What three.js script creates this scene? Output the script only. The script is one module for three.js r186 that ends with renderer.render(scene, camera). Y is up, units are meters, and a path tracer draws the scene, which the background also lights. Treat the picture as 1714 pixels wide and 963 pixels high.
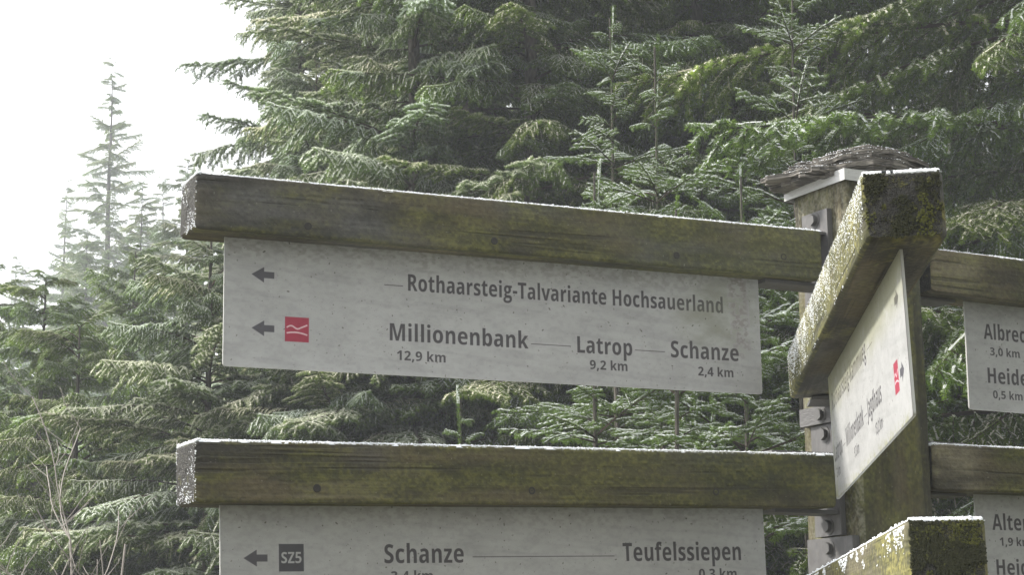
import * as THREE from 'three';
import { mergeGeometries } from 'three/addons/utils/BufferGeometryUtils.js';

// ---------------------------------------------------------------- camera, sky, sun, exposure
const D2R = Math.PI / 180;
const scene = new THREE.Scene();
const camera = new THREE.PerspectiveCamera(16.795, 1714 / 963, 0.05, 600);
camera.position.set(0, 1.6, 0);
camera.rotation.order = 'YXZ';
camera.rotation.set(11.275 * D2R, 0, -0.76 * D2R);
scene.add(camera);

const renderer = new THREE.WebGLRenderer();
renderer.toneMapping = THREE.LinearToneMapping;
renderer.toneMappingExposure = 1.5;
renderer.shadowMap.enabled = true;

const SUN = new THREE.Vector3(-0.75, 0.63, -0.14).normalize();
{ // pale winter sky: thin cloud, brighter round the veiled sun
  const W = 512, H = 256, data = new Float32Array(W * H * 4);
  for (let j = 0; j < H; j++) for (let i = 0; i < W; i++) {
    const v = (j + 0.5) / H, u = (i + 0.5) / W, el = (v - 0.5) * Math.PI, a = (u - 0.5) * 2 * Math.PI;
    const dx = Math.cos(el) * Math.cos(a), dz = Math.cos(el) * Math.sin(a), dy = Math.sin(el);
    const c = dx * SUN.x + dy * SUN.y + dz * SUN.z;
    const glow = 1.6 * Math.pow(Math.max(0, 0.5 + 0.5 * c), 5);
    const L = 0.95 + glow, k = (j * W + i) * 4;
    data[k] = L * 0.99; data[k + 1] = L * 1.0; data[k + 2] = L * 1.02; data[k + 3] = 1;
  }
  const t = new THREE.DataTexture(data, W, H, THREE.RGBAFormat, THREE.FloatType);
  t.mapping = THREE.EquirectangularReflectionMapping; t.magFilter = THREE.LinearFilter; t.minFilter = THREE.LinearFilter;
  t.needsUpdate = true;
  scene.background = t; scene.environment = t;
}
const sun = new THREE.DirectionalLight(0xfffaf1, 4.7);
sun.position.copy(SUN).multiplyScalar(60); sun.castShadow = true; sun.shadow.radius = 12;
sun.shadow.mapSize.set(2048, 2048);
Object.assign(sun.shadow.camera, { left: -25, right: 25, top: 25, bottom: -25, near: 1, far: 160 });
scene.add(sun); scene.add(sun.target);
scene.fog = new THREE.FogExp2(0xeff4f9, 0.0056);

// ---------------------------------------------------------------- helpers
function rngOf(seed) { let a = seed >>> 0; return () => { a = (a + 0x6D2B79F5) | 0; let t = Math.imul(a ^ (a >>> 15), 1 | a); t = (t + Math.imul(t ^ (t >>> 7), 61 | t)) ^ t; return ((t ^ (t >>> 14)) >>> 0) / 4294967296; }; }
function hash2(x, y, s) { let h = Math.imul(x, 374761393) ^ Math.imul(y, 668265263) ^ Math.imul(s, 2246822519); h = Math.imul(h ^ (h >>> 13), 1274126177); return ((h ^ (h >>> 16)) >>> 0) / 4294967296; }
function noise(x, y, s) { const xi = Math.floor(x), yi = Math.floor(y); let fx = x - xi, fy = y - yi; fx = fx * fx * (3 - 2 * fx); fy = fy * fy * (3 - 2 * fy); const a = hash2(xi, yi, s), b = hash2(xi + 1, yi, s), c = hash2(xi, yi + 1, s), d = hash2(xi + 1, yi + 1, s); return a + (b - a) * fx + (c - a) * fy + (a - b - c + d) * fx * fy; }
function fbm(x, y, s, o = 4) { let v = 0, a = 0.5, n = 0; for (let i = 0; i < o; i++) { v += a * noise(x, y, s + i * 17); n += a; a *= 0.5; x *= 2.03; y *= 2.03; } return v / n; }
const V3 = (x = 0, y = 0, z = 0) => new THREE.Vector3(x, y, z);
const sstep = (a, b, x) => { const t = Math.min(1, Math.max(0, (x - a) / (b - a))); return t * t * (3 - 2 * t); };
const mix3 = (a, b, t) => [a[0] + (b[0] - a[0]) * t, a[1] + (b[1] - a[1]) * t, a[2] + (b[2] - a[2]) * t];
const enc = x => Math.round(255 * Math.min(1, Math.max(0, x <= 0.0031308 ? 12.92 * x : 1.055 * Math.pow(x, 1 / 2.4) - 0.055)));
const taken = {};
function numbered(n) { taken[n] = (taken[n] || 0) + 1; return taken[n] === 1 ? n : n + '_' + String(taken[n] - 1).padStart(3, '0'); }
function mesh(name, geo, mat, parent) { const m = new THREE.Mesh(geo, mat); m.name = numbered(name); m.castShadow = m.receiveShadow = true; parent.add(m); return m; }
function texPair(W, H, fn) { // fn(u,v) -> [r,g,b,height], linear colours
  const c = new Uint8Array(W * H * 4), b = new Uint8Array(W * H * 4);
  for (let j = 0; j < H; j++) for (let i = 0; i < W; i++) {
    const r = fn((i + 0.5) / W, (j + 0.5) / H), k = (j * W + i) * 4;
    c[k] = enc(r[0]); c[k + 1] = enc(r[1]); c[k + 2] = enc(r[2]); c[k + 3] = 255;
    b[k] = b[k + 1] = b[k + 2] = Math.round(255 * Math.min(1, Math.max(0, r[3]))); b[k + 3] = 255;
  }
  const mk = (d, srgb) => { const t = new THREE.DataTexture(d, W, H, THREE.RGBAFormat); t.magFilter = THREE.LinearFilter; t.minFilter = THREE.LinearMipmapLinearFilter; t.generateMipmaps = true; t.wrapS = t.wrapT = THREE.RepeatWrapping; if (srgb) t.colorSpace = THREE.SRGBColorSpace; t.needsUpdate = true; return t; };
  return [mk(c, true), mk(b, false)];
}
function texMat(W, H, fn, bump, rough = 0.9) { const [map, bm] = texPair(W, H, fn); return new THREE.MeshStandardMaterial({ map, bumpMap: bm, bumpScale: bump, roughness: rough }); }

// ---------------------------------------------------------------- ground
{
  const m = texMat(512, 512, (u, v) => {
    const a = fbm(u * 40, v * 40, 3, 4), b = fbm(u * 9, v * 9, 8, 3);
    let c = mix3([0.05, 0.06, 0.025], [0.12, 0.10, 0.055], sstep(0.35, 0.65, a));
    c = mix3(c, [0.42, 0.44, 0.45], sstep(0.55, 0.75, b) * 0.5 * sstep(0.4, 0.6, a));
    return [...c, a];
  }, 0.02);
  m.map.repeat.set(27, 27); m.bumpMap.repeat.set(27, 27);
  const g = mesh('ground', new THREE.PlaneGeometry(180, 180), m, scene);
  g.rotation.x = -Math.PI / 2; g.userData = { kind: 'structure', label: 'frosted grassy forest floor around the signpost', category: 'ground' };
}

// ---------------------------------------------------------------- fingerpost
const CORNER = new THREE.Vector3(0.712, 0, -4.021), PAZ = 62.17 * D2R, PW = 0.19;
const pu = new THREE.Vector3(Math.sin(PAZ), 0, -Math.cos(PAZ)), pn = new THREE.Vector3(Math.cos(PAZ), 0, Math.sin(PAZ));
const fingerpost = new THREE.Group(); fingerpost.name = 'fingerpost'; fingerpost.position.copy(CORNER); scene.add(fingerpost);
fingerpost.userData = { label: 'mossy wooden fingerpost with frosted arms and pale grey route signs', category: 'signpost' };

const frostMat = new THREE.MeshStandardMaterial({ color: new THREE.Color().setRGB(0.82, 0.84, 0.87), roughness: 0.85 });
const steelMat = texMat(256, 256, (u, v) => {
  const a = fbm(u * 14, v * 14, 31, 4), s = fbm(u * 60, v * 60, 35, 2);
  let c = mix3([0.075, 0.073, 0.073], [0.135, 0.13, 0.128], a); c = mix3(c, [0.1, 0.095, 0.085], sstep(0.62, 0.78, s) * 0.6); return [...c, a];
}, 0.0006, 0.6);
steelMat.metalness = 0.25;
const boltMat = new THREE.MeshStandardMaterial({ color: new THREE.Color().setRGB(0.11, 0.107, 0.104), roughness: 0.6, metalness: 0.4 });
const screwMat = new THREE.MeshStandardMaterial({ color: new THREE.Color().setRGB(0.03, 0.027, 0.024), roughness: 0.7, metalness: 0.3 });

const WOOD = { grey: [0.078, 0.076, 0.070], brown: [0.092, 0.076, 0.041], pale: [0.165, 0.145, 0.096], dark: [0.020, 0.018, 0.013], algae: [0.056, 0.060, 0.014], moss: [0.105, 0.106, 0.019] };
// wood skin: u along the grain (metres), v round the beam; o.algae(s) and o.fresh(s) say how much green growth or bare wood there is along it
function woodSkin(seed, L, P, o) {
  return texMat(1024, 384, (u, v) => {
    const s = u * L, q = v * P;
    const g1 = fbm(s * 7, q * 210, seed, 3), g2 = fbm(s * 2.2 + 9, q * 60, seed + 5, 3), pt = fbm(s * 5, q * 16, seed + 9, 4), pt2 = fbm(s * 9 + 3, q * 22, seed + 13, 4), sp = noise(s * 420, q * 420, seed + 2);
    const fine = fbm(s * 140, q * 170, seed + 41, 4), grit = noise(s * 900, q * 900, seed + 43);
    let c = mix3(WOOD.grey, WOOD.brown, sstep(0.35, 0.65, fbm(s * 3, q * 7, seed + 20, 3) + (o.brown || 0)));
    c = mix3(c, WOOD.pale, sstep(0.52, 0.72, pt2) * 0.55 + (o.fresh ? o.fresh(s, v) * sstep(0.3, 0.5, pt + 0.12) : 0));
    c = mix3(c, WOOD.dark, sstep(0.42, 0.72, pt) * 0.75);
    const al = sstep(0.55 - 0.42 * o.algae(s, v), 0.95 - 0.34 * o.algae(s, v), pt2 * 0.65 + fine * 0.15 + g2 * 0.3);
    c = mix3(c, mix3(WOOD.algae, o.mossy ? [0.20, 0.185, 0.045] : WOOD.moss, sstep(0.4, 0.75, 0.5 * pt2 + 0.5 * fine)), al * (o.mossy ? 0.8 : 0.7));
    const grain = 0.82 + 0.34 * g1; c = c.map(x => x * grain * (0.55 + 0.7 * fine + 0.25 * grit));
    const crack = sstep(0.62, 0.7, fbm(s * 2.4 + 30, q * 120, seed + 55, 2)) * sstep(0.55, 0.7, noise(s * 4, q * 30, seed + 60));
    c = mix3(c, [0.018, 0.016, 0.013], crack * 0.5);
    if (o.lichen) c = mix3(c, [0.30, 0.29, 0.22], sstep(0.35, 0.8, 0.5 * fbm(s * 260, q * 260, seed + 70, 3) + 0.5 * fbm(s * 30, q * 40, seed + 73, 3)) * o.lichen(s, v));
    if (sp > 0.965) c = mix3(c, [0.3, 0.29, 0.25], 0.5);
    if (sp < 0.03) c = mix3(c, [0.02, 0.018, 0.014], 0.6);
    return [...c, 0.35 * g1 + 0.5 * fine + 0.1 * grit + 0.1 - 0.4 * crack];
  }, 0.004);
}
function endSkin(seed, moss) { // sawn end grain with moss and lichen
  return texMat(256, 256, (u, v) => {
    const r = Math.hypot(u - 0.35, v + 0.25), ring = fbm(r * 60 + 1.5 * fbm(u * 4, v * 4, seed, 2), Math.atan2(v + 0.25, u - 0.35) * 3, seed + 1, 3), f = 0.5 * fbm(u * 34, v * 20, seed + 3, 4) + 0.5 * fbm(u * 90 + v * 30, v * 90, seed + 4, 2), p = fbm(u * 5, v * 5, seed + 7, 4);
    let c = mix3([0.016, 0.015, 0.013], [0.085, 0.08, 0.07], sstep(0.3, 0.7, f) * 0.6 + ring * 0.2);
    c = mix3(c, mix3([0.05, 0.046, 0.016], [0.15, 0.15, 0.025], sstep(0.48, 0.66, f)), 0.8 * sstep(0.6 - moss * 0.25, 0.8 - moss * 0.25, p * 0.6 + f * 0.4));
    const pk = noise(u * 120, v * 120, seed + 11); if (pk > 0.8) c = mix3(c, [0.24, 0.23, 0.2], (pk - 0.8) * 3); return [...c, f * 0.8 + ring * 0.2];
  }, 0.012);
}
// section of a beam: chamfered top edges, eased bottom edges
function beamSection(h, w, ct, cb) {
  const a = w / 2, b = h / 2, P = [];
  const arc = (cx, cy, r, a0, a1) => { for (let i = 0; i <= 3; i++) { const t = a0 + (a1 - a0) * i / 3; P.push([cx + r * Math.cos(t), cy + r * Math.sin(t)]); } };
  arc(a - cb, -b + cb, cb, -Math.PI / 2, 0);
  P.push([a, 0]);
  arc(a - ct, b - ct, ct, 0, Math.PI / 2);
  P.push([0, b]);
  arc(-a + ct, b - ct, ct, Math.PI / 2, Math.PI);
  P.push([-a, 0]);
  arc(-a + cb, -b + cb, cb, Math.PI, 1.5 * Math.PI);
  P.push([0, -b]);
  return P; // [z, y]
}
function beamGeo(L, h, w, ct, cb, seed) {
  const S = beamSection(h, w, ct, cb), n = S.length, per = [0];
  for (let i = 0; i < n; i++) { const p = S[i], q = S[(i + 1) % n]; per.push(per[i] + Math.hypot(p[0] - q[0], p[1] - q[1])); }
  const PER = per[n], xs = [0, 0.003, 0.009]; for (let i = 1; i < 60; i++) xs.push(0.009 + (L - 0.018) * i / 60); xs.push(L - 0.009, L - 0.003, L);
  const pos = [], uv = [], idx = [];
  xs.forEach((x, k) => {
    const e = Math.min(x, L - x), inset = e < 0.009 ? 0.006 * Math.pow(1 - e / 0.009, 2) : 0;
    for (let i = 0; i <= n; i++) {
      const p = S[i % n], wob = 1 + 0.02 * (fbm(x * 4, per[i] * 9, seed, 2) - 0.5) + 0.022 * (fbm(x * 28, per[i] * 30, seed + 6, 2) - 0.5);
      const f = (d, m) => d * wob * (1 - inset / m);
      pos.push(x + 0.004 * (fbm(p[0] * 60, p[1] * 60, seed + 8, 2) - 0.5) * (inset > 0 ? 1 : 0), f(p[1], h / 2), f(p[0], w / 2)); uv.push(x / L, per[i] / PER);
    }
  });
  for (let k = 0; k < xs.length - 1; k++) for (let i = 0; i < n; i++) { const a = k * (n + 1) + i, b = a + 1, c = a + n + 1, d = c + 1; idx.push(a, c, b, b, c, d); }
  const side = new THREE.BufferGeometry(); side.setAttribute('position', new THREE.Float32BufferAttribute(pos, 3)); side.setAttribute('uv', new THREE.Float32BufferAttribute(uv, 2)); side.setIndex(idx); side.computeVertexNormals();
  const caps = [];
  for (const end of [0, 1]) {
    const ring = end ? (xs.length - 1) * (n + 1) : 0, R = 5, cp = [], cu = [], ci = [];
    for (let r = 0; r <= R; r++) for (let i = 0; i <= n; i++) {
      const o = (ring + i) * 3, t = 1 - r / R, y = pos[o + 1] * t, z = pos[o + 2] * t;
      cp.push(pos[o] + (r ? 0.0025 * (fbm(y * 70, z * 70, seed + 4, 2) - 0.5) : 0), y, z); cu.push(z / w + 0.5, y / h + 0.5);
    }
    for (let r = 0; r < R; r++) for (let i = 0; i < n; i++) { const a = r * (n + 1) + i, b = a + 1, c = a + n + 1, d = c + 1; if (end) ci.push(a, c, b, b, c, d); else ci.push(a, b, c, b, d, c); }
    const g = new THREE.BufferGeometry(); g.setAttribute('position', new THREE.Float32BufferAttribute(cp, 3)); g.setAttribute('uv', new THREE.Float32BufferAttribute(cu, 2)); g.setIndex(ci); g.computeVertexNormals(); caps.push(g);
  }
  const cap = mergeGeometries(caps);
  return { geo: mergeGeometries([side, cap], true), PER };
}
// frost: crystals standing on a surface; fn(a,b) -> { p, n, size } or null
const grainGeo = new THREE.IcosahedronGeometry(1, 0);
function frostGrains(parent, count, seed, fn) {
  const R = rngOf(seed), M = [], m = new THREE.Matrix4(), q = new THREE.Quaternion(), e = new THREE.Euler();
  for (let i = 0; i < count; i++) {
    const r = fn(R); if (!r) continue;
    q.setFromEuler(e.set(R() * 6, R() * 6, R() * 6));
    M.push(m.compose(new THREE.Vector3(...r.p), q, new THREE.Vector3(r.size * (0.6 + R() * 0.8), r.size * (0.6 + R() * 0.8), r.size * (0.6 + R() * 0.8))).clone());
  }
  const im = new THREE.InstancedMesh(grainGeo, frostMat, M.length); M.forEach((x, i) => im.setMatrixAt(i, x));
  im.name = numbered('frost'); im.userData = { kind: 'stuff' }; im.castShadow = im.receiveShadow = true; parent.add(im); return im;
}
function crustGeo(L, w, y0, seed, x0 = 0) { // lumpy rime on a beam's top, ragged at its edges, thick enough to have a rim
  const nx = Math.round(L / 0.006), nz = 14, pos = [], idx = [];
  for (let i = 0; i <= nx; i++) {
    const x = x0 + L * i / nx, e = (fbm(x * 60, 1, seed, 3) - 0.5) * 0.010, f = (fbm(x * 55, 7, seed, 3) - 0.5) * 0.010;
    for (let k = 0; k <= nz; k++) {
      const t = k / nz, z = -w / 2 - e + (w + e + f) * t, edge = Math.min(t, 1 - t);
      const hgt = edge === 0 ? -0.003 : 0.0006 + 0.0024 * fbm(x * 150, z * 150, seed + 3, 3) * sstep(0, 0.12, edge);
      pos.push(x, y0 + hgt - (Math.abs(z) > w / 2 - 0.004 ? 0.0018 : 0), z);
    }
  }
  for (let i = 0; i < nx; i++) for (let k = 0; k < nz; k++) { const a = i * (nz + 1) + k, b = a + 1, c = a + nz + 1, d = c + 1; idx.push(a, b, c, b, d, c); }
  const g = new THREE.BufferGeometry(); g.setAttribute('position', new THREE.Float32BufferAttribute(pos, 3)); g.setIndex(idx); g.computeVertexNormals(); return g;
}

// sign panels: aluminium sheet, printed face
const PPM = 1500;
function panelPrint(w, h, seed, draw, shadeAndGrime) {
  const W = Math.round(w * PPM), H = Math.round(h * PPM), cv = document.createElement('canvas'); cv.width = W; cv.height = H;
  const c = cv.getContext('2d'); c.fillStyle = 'rgb(164,164,165)'; c.fillRect(0, 0, W, H);
  const X = {
    text(str, x0, x1, base, capH, bold = true) { c.save(); c.fillStyle = 'rgb(66,63,67)'; c.font = (bold ? 'bold ' : '') + '100px sans-serif'; const mw = c.measureText(str).width; c.translate(x0 * PPM, base * PPM); c.scale((x1 - x0) * PPM / mw, capH * PPM / 71.4); c.fillText(str, 0, 0); c.restore(); },
    line(x0, x1, y) { c.fillStyle = 'rgb(82,79,81)'; c.fillRect(x0 * PPM, y * PPM - 1, (x1 - x0) * PPM, 2.2); },
    arrow(tip, tail, y, hh = 0.0148) { c.fillStyle = 'rgb(74,72,79)'; const s = Math.sign(tail - tip), L = Math.abs(tail - tip), p = [[0, 0], [0.55, hh], [0.55, hh * 0.42], [1, hh * 0.42], [1, -hh * 0.42], [0.55, -hh * 0.42], [0.55, -hh]]; c.beginPath(); p.forEach(([a, b], i) => c[i ? 'lineTo' : 'moveTo']((tip + s * a * L) * PPM, (y + b) * PPM)); c.closePath(); c.fill(); },
    red(x, y, s) { c.save(); c.translate(x * PPM, y * PPM); c.scale(s * PPM, s * PPM); c.fillStyle = 'rgb(152,46,68)'; c.fillRect(0, 0, 1, 1); c.strokeStyle = 'rgb(206,176,182)'; c.lineWidth = 0.062; c.lineJoin = 'round'; c.beginPath(); c.moveTo(0.07, 0.44); c.quadraticCurveTo(0.24, 0.28, 0.4, 0.42); c.quadraticCurveTo(0.53, 0.52, 0.64, 0.43); c.lineTo(0.94, 0.3); c.stroke(); c.beginPath(); c.moveTo(0.07, 0.66); c.quadraticCurveTo(0.5, 0.55, 0.94, 0.71); c.stroke(); c.restore(); },
    box(x, y, s, str) { c.fillStyle = 'rgb(64,63,69)'; c.fillRect(x * PPM, y * PPM, s * PPM, s * PPM * 1.03); c.save(); c.fillStyle = 'rgb(168,168,170)'; c.font = 'bold 100px sans-serif'; const mw = c.measureText(str).width; c.translate((x + s * 0.07) * PPM, (y + s * 0.72) * PPM); c.scale(s * 0.86 * PPM / mw, s * 0.42 * PPM / 71.4); c.fillText(str, 0, 0); c.restore(); },
  };
  draw(X);
  const im = c.getImageData(0, 0, W, H), d = im.data;
  const specks = []; const R = rngOf(seed + 77);
  for (let j = 0; j < H; j++) for (let i = 0; i < W; i++) {
    const x = i / PPM, y = j / PPM, k = (j * W + i) * 4;
    const a = fbm(x * 22, y * 36, seed, 4), b = fbm(x * 110, y * 160, seed + 4, 3), st = fbm(x * 7 + y * 10, y * 90 - x * 8, seed + 9, 3), f = hash2(i, j, seed);
    const film = 1 - 0.05 * sstep(0.2, 0.8, a) - 0.04 * sstep(0.4, 0.8, b) - 0.04 * sstep(0.5, 0.8, st) + (f - 0.5) * 0.045;
    let r = d[k] * film, g = d[k + 1] * film, bl = d[k + 2] * film * 0.99;
    const gr = shadeAndGrime(x, y, a, b);
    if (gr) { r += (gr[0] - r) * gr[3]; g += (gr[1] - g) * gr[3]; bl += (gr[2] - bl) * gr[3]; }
    d[k] = r; d[k + 1] = g; d[k + 2] = bl;
  }
  c.putImageData(im, 0, 0);
  const ns = Math.round(w * h * 2600);
  for (let i = 0; i < ns; i++) { // stuck specks and splashes
    const x = R() * W, y = R() * H, s = 0.5 + 1.4 * Math.pow(R(), 4); c.globalAlpha = 0.35 + 0.5 * R(); c.fillStyle = 'rgb(' + [62, 58, 50].join(',') + ')'; c.save(); c.translate(x, y); c.rotate(R() * 3); c.beginPath(); c.ellipse(0, 0, s * (1 + 1.6 * R()), s, 0, 0, 6.3); c.fill(); c.restore();
  }
  c.globalAlpha = 1;
  const t = new THREE.CanvasTexture(cv); t.colorSpace = THREE.SRGBColorSpace; t.anisotropy = 8; return t;
}
const panelEdge = new THREE.MeshStandardMaterial({ color: new THREE.Color().setRGB(0.42, 0.42, 0.40), roughness: 0.6 });
function signPanel(arm, s0, s1, h, beamH, print, back) { // back: printed side is the arm's -z side
  const w = s1 - s0, r = 0.007, sh = new THREE.Shape();
  sh.moveTo(0, 0.012); sh.lineTo(0, -h + r); sh.quadraticCurveTo(0, -h, r, -h); sh.lineTo(w - r, -h); sh.quadraticCurveTo(w, -h, w, -h + r); sh.lineTo(w, 0.012); sh.lineTo(0, 0.012);
  const T = 0.004, body = new THREE.ExtrudeGeometry(sh, { depth: T, bevelEnabled: false }); body.translate(0, 0, -T / 2);
  const face = new THREE.ShapeGeometry(sh); face.translate(0, 0, T / 2 + 0.0006);
  const p = face.attributes.position, uv = face.attributes.uv; for (let i = 0; i < p.count; i++) uv.setXY(i, p.getX(i) / w, 1 + (p.getY(i)) / h);
  const g = mergeGeometries([body, face.toNonIndexed()], true);
  if (back) { g.rotateY(Math.PI); g.translate(w, 0, 0); }
  const m = mesh('sign_panel', g, [panelEdge, new THREE.MeshStandardMaterial({ map: print, roughness: 0.55 })], arm);
  m.position.set(s0, -beamH / 2, 0); return m;
}

function arm(o) {
  const a = new THREE.Vector3(...o.P), u = new THREE.Vector3(Math.sin(o.az * D2R) * Math.cos(o.tilt * D2R), Math.sin(o.tilt * D2R), -Math.cos(o.az * D2R) * Math.cos(o.tilt * D2R)), n = new THREE.Vector3(Math.cos(o.az * D2R), 0, Math.sin(o.az * D2R)), v = new THREE.Vector3().crossVectors(n, u);
  const B = beamGeo(o.L, o.h, o.w, o.ct, o.cb, o.seed);
  const m = mesh('arm', B.geo, [woodSkin(o.seed, o.L, B.PER, o.skin), endSkin(o.seed + 3, o.endMoss)], fingerpost);
  const M = new THREE.Matrix4().makeBasis(u, v, n); m.quaternion.setFromRotationMatrix(M);
  if (o.roll) m.quaternion.multiply(new THREE.Quaternion().setFromAxisAngle(new THREE.Vector3(1, 0, 0), o.roll * D2R));
  m.position.copy(a).sub(CORNER); m.userData.label = o.label;
  // frost along the top
  const fc = mesh('frost', crustGeo(o.L - 0.012 - (o.bare || 0), o.w - 0.006, o.h / 2 + 0.0004, o.seed + 6, 0.006), frostMat, m); fc.userData.kind = 'stuff';
  frostGrains(m, 9000, o.seed + 21, R => {
    const x = R() * (o.L - (o.bare || 0) * 0.6), k = Math.floor(R() * 2.4), side = R() < 0.5 ? -1 : 1;
    if (k === 2) { const z = (R() - 0.5) * o.w * 0.9; return { p: [x, o.h / 2 + 0.0015, z], size: 0.0010 + 0.0012 * R() }; }
    if (fbm(x * 30, side + 4, o.seed, 3) < 0.3) return null;
    const d = R(), up = Math.pow(d, 0.6); return { p: [x, o.h / 2 - o.ct * (1 - up) * 0.55 + 0.001, side * (o.w / 2 - o.ct * up)], size: 0.0006 + 0.0011 * R() * up };
  });
  frostGrains(m, 1500, o.seed + 23, R => { const z = (R() - 0.5) * (o.w - o.ct), t = R(); if (fbm(z * 90, 3, o.seed, 3) < 0.28) return null; return { p: [0.0005 + 0.009 * t, o.h / 2 - 0.0042 * (1 - t) * (1 - t) + 0.001, z], size: 0.0008 + 0.0014 * R() }; });
  if (o.endFrost) frostGrains(m, o.endFrost, o.seed + 25, R => { const y = (R() - 0.5) * o.h * 0.96, z = (R() - 0.5) * o.w * 0.96; const dn = fbm(y * 60, z * 60, o.seed + 2, 3); if (R() > 0.5 + 0.9 * (dn - 0.5)) return null; return { p: [0.0005, y, z], size: 0.0006 + 0.0008 * R() }; });
  if (o.screws) for (const [s, y] of o.screws) {
    const ring = new THREE.LatheGeometry([[0, 0.0008], [0.0035, 0.0006], [0.005, 0.0012], [0.0068, 0.0014], [0.0078, 0.0004], [0.0078, -0.004]].map(q => new THREE.Vector2(...q)), 14); ring.rotateX(Math.PI / 2);
    const sc = mesh('screw', ring, screwMat, m); sc.position.set(s, y, o.w / 2 - 0.0006);
  }
  if (o.panel) signPanel(m, o.panel.s0, o.panel.s1, o.panel.h, o.h, panelPrint(o.panel.s1 - o.panel.s0, o.panel.h, o.seed + 40, o.panel.draw, o.panel.shadeAndGrime || (() => null)), o.panel.back);
  return m;
}
const topShadeGrime = amt => (x, y, a, b) => { const e = sstep(0.05, 0.0, y + (a - 0.5) * 0.04); return [98, 96, 86, amt * 0.5 * e * sstep(0.25, 0.75, b)]; };  // fine dirt plus soft shade under the beam, painted into the panel top

arm({ P: [-0.597, 2.461, -3.508], az: 65.44, tilt: 0.09, L: 1.353, h: 0.106, w: 0.11, ct: 0.007, cb: 0.006, seed: 101, endMoss: 0.1, endFrost: 900, label: 'upper arm with two-line sign reading Millionenbank, Latrop and Schanze',
  skin: { algae: s => 0.35 + 0.65 * sstep(0.35, 1.0, s), brown: 0.06, fresh: s => 0.35 * sstep(1.05, 1.3, s) },
  screws: [[0.215, -0.032], [0.595, -0.03], [1.0, -0.028], [1.255, -0.012]],
  panel: { s0: 0.07, s1: 1.223, h: 0.243, shadeAndGrime: (x, y, a, b) => {
      const t = topShadeGrime(0.6)(x, y, a, b), m1 = sstep(0.115, 0.03, Math.hypot((x - 1.06) * 0.75, y - 0.085)) * sstep(0.0, 1.0, a + 0.15), m2 = sstep(0.02, 0.0, Math.abs(x - 1.105 - (y - 0.1) * 0.05) - 0.012) * sstep(0.4, 0.62, b) * sstep(0.2, 0.12, y);
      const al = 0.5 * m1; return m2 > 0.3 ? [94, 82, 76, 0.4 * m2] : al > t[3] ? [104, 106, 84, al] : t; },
    draw(X) { const o = 0.07;
      X.arrow(0.1222 - o, 0.1663 - o, 0.0668); X.arrow(0.1235 - o, 0.1673 - o, 0.1686); X.red(0.188 - o, 0.1437, 0.0468);
      X.line(0.386 - o, 0.4245 - o, 0.0690); X.text('Rothaarsteig-Talvariante Hochsauerland', 0.4317 - o, 1.1383 - o, 0.077, 0.0325);
      X.text('Millionenbank', 0.3933 - o, 0.6891 - o, 0.1768, 0.0335); X.text('12,9 km', 0.4103 - o, 0.5141 - o, 0.2137, 0.0185);
      X.line(0.6945 - o, 0.7825 - o, 0.1667); X.text('Latrop', 0.7928 - o, 0.9221 - o, 0.1785, 0.0335); X.text('9,2 km', 0.8227 - o, 0.9102 - o, 0.2106, 0.0185);
      X.line(0.9265 - o, 0.9954 - o, 0.1664); X.text('Schanze', 1.0074 - o, 1.1713 - o, 0.1768, 0.034); X.text('2,4 km', 1.0705 - o, 1.157 - o, 0.211, 0.0185); } } });
arm({ P: [-0.577, 1.956, -3.421], az: 62.12, tilt: 1.25, L: 1.374, h: 0.11, w: 0.11, ct: 0.009, cb: 0.006, seed: 151, endMoss: 0.15, endFrost: 1400, label: 'lower arm with sign reading Schanze and Teufelssiepen',
  skin: { algae: s => 0.4 + 0.55 * sstep(0.3, 0.9, s), brown: 0.08 },
  screws: [[0.225, -0.028], [0.66, -0.028], [1.075, -0.026]],
  panel: { s0: 0.062, s1: 1.222, h: 0.178, shadeAndGrime: topShadeGrime(0.35),
    draw(X) { const o = 0.062;
      X.arrow(0.105 - o, 0.1498 - o, 0.0932); X.box(0.1715 - o, 0.0685, 0.0473, 'SZ5'); X.text('Schanze', 0.3748 - o, 0.5408 - o, 0.104, 0.0338); X.text('3,4 km', 0.3884 - o, 0.476 - o, 0.1375, 0.0185);
      X.line(0.5574 - o, 0.8661 - o, 0.0934); X.text('Teufelssiepen', 0.8845 - o, 1.1655 - o, 0.1034, 0.035); X.text('0,3 km', 1.0586 - o, 1.1516 - o, 0.1401, 0.0195); } } });
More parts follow.
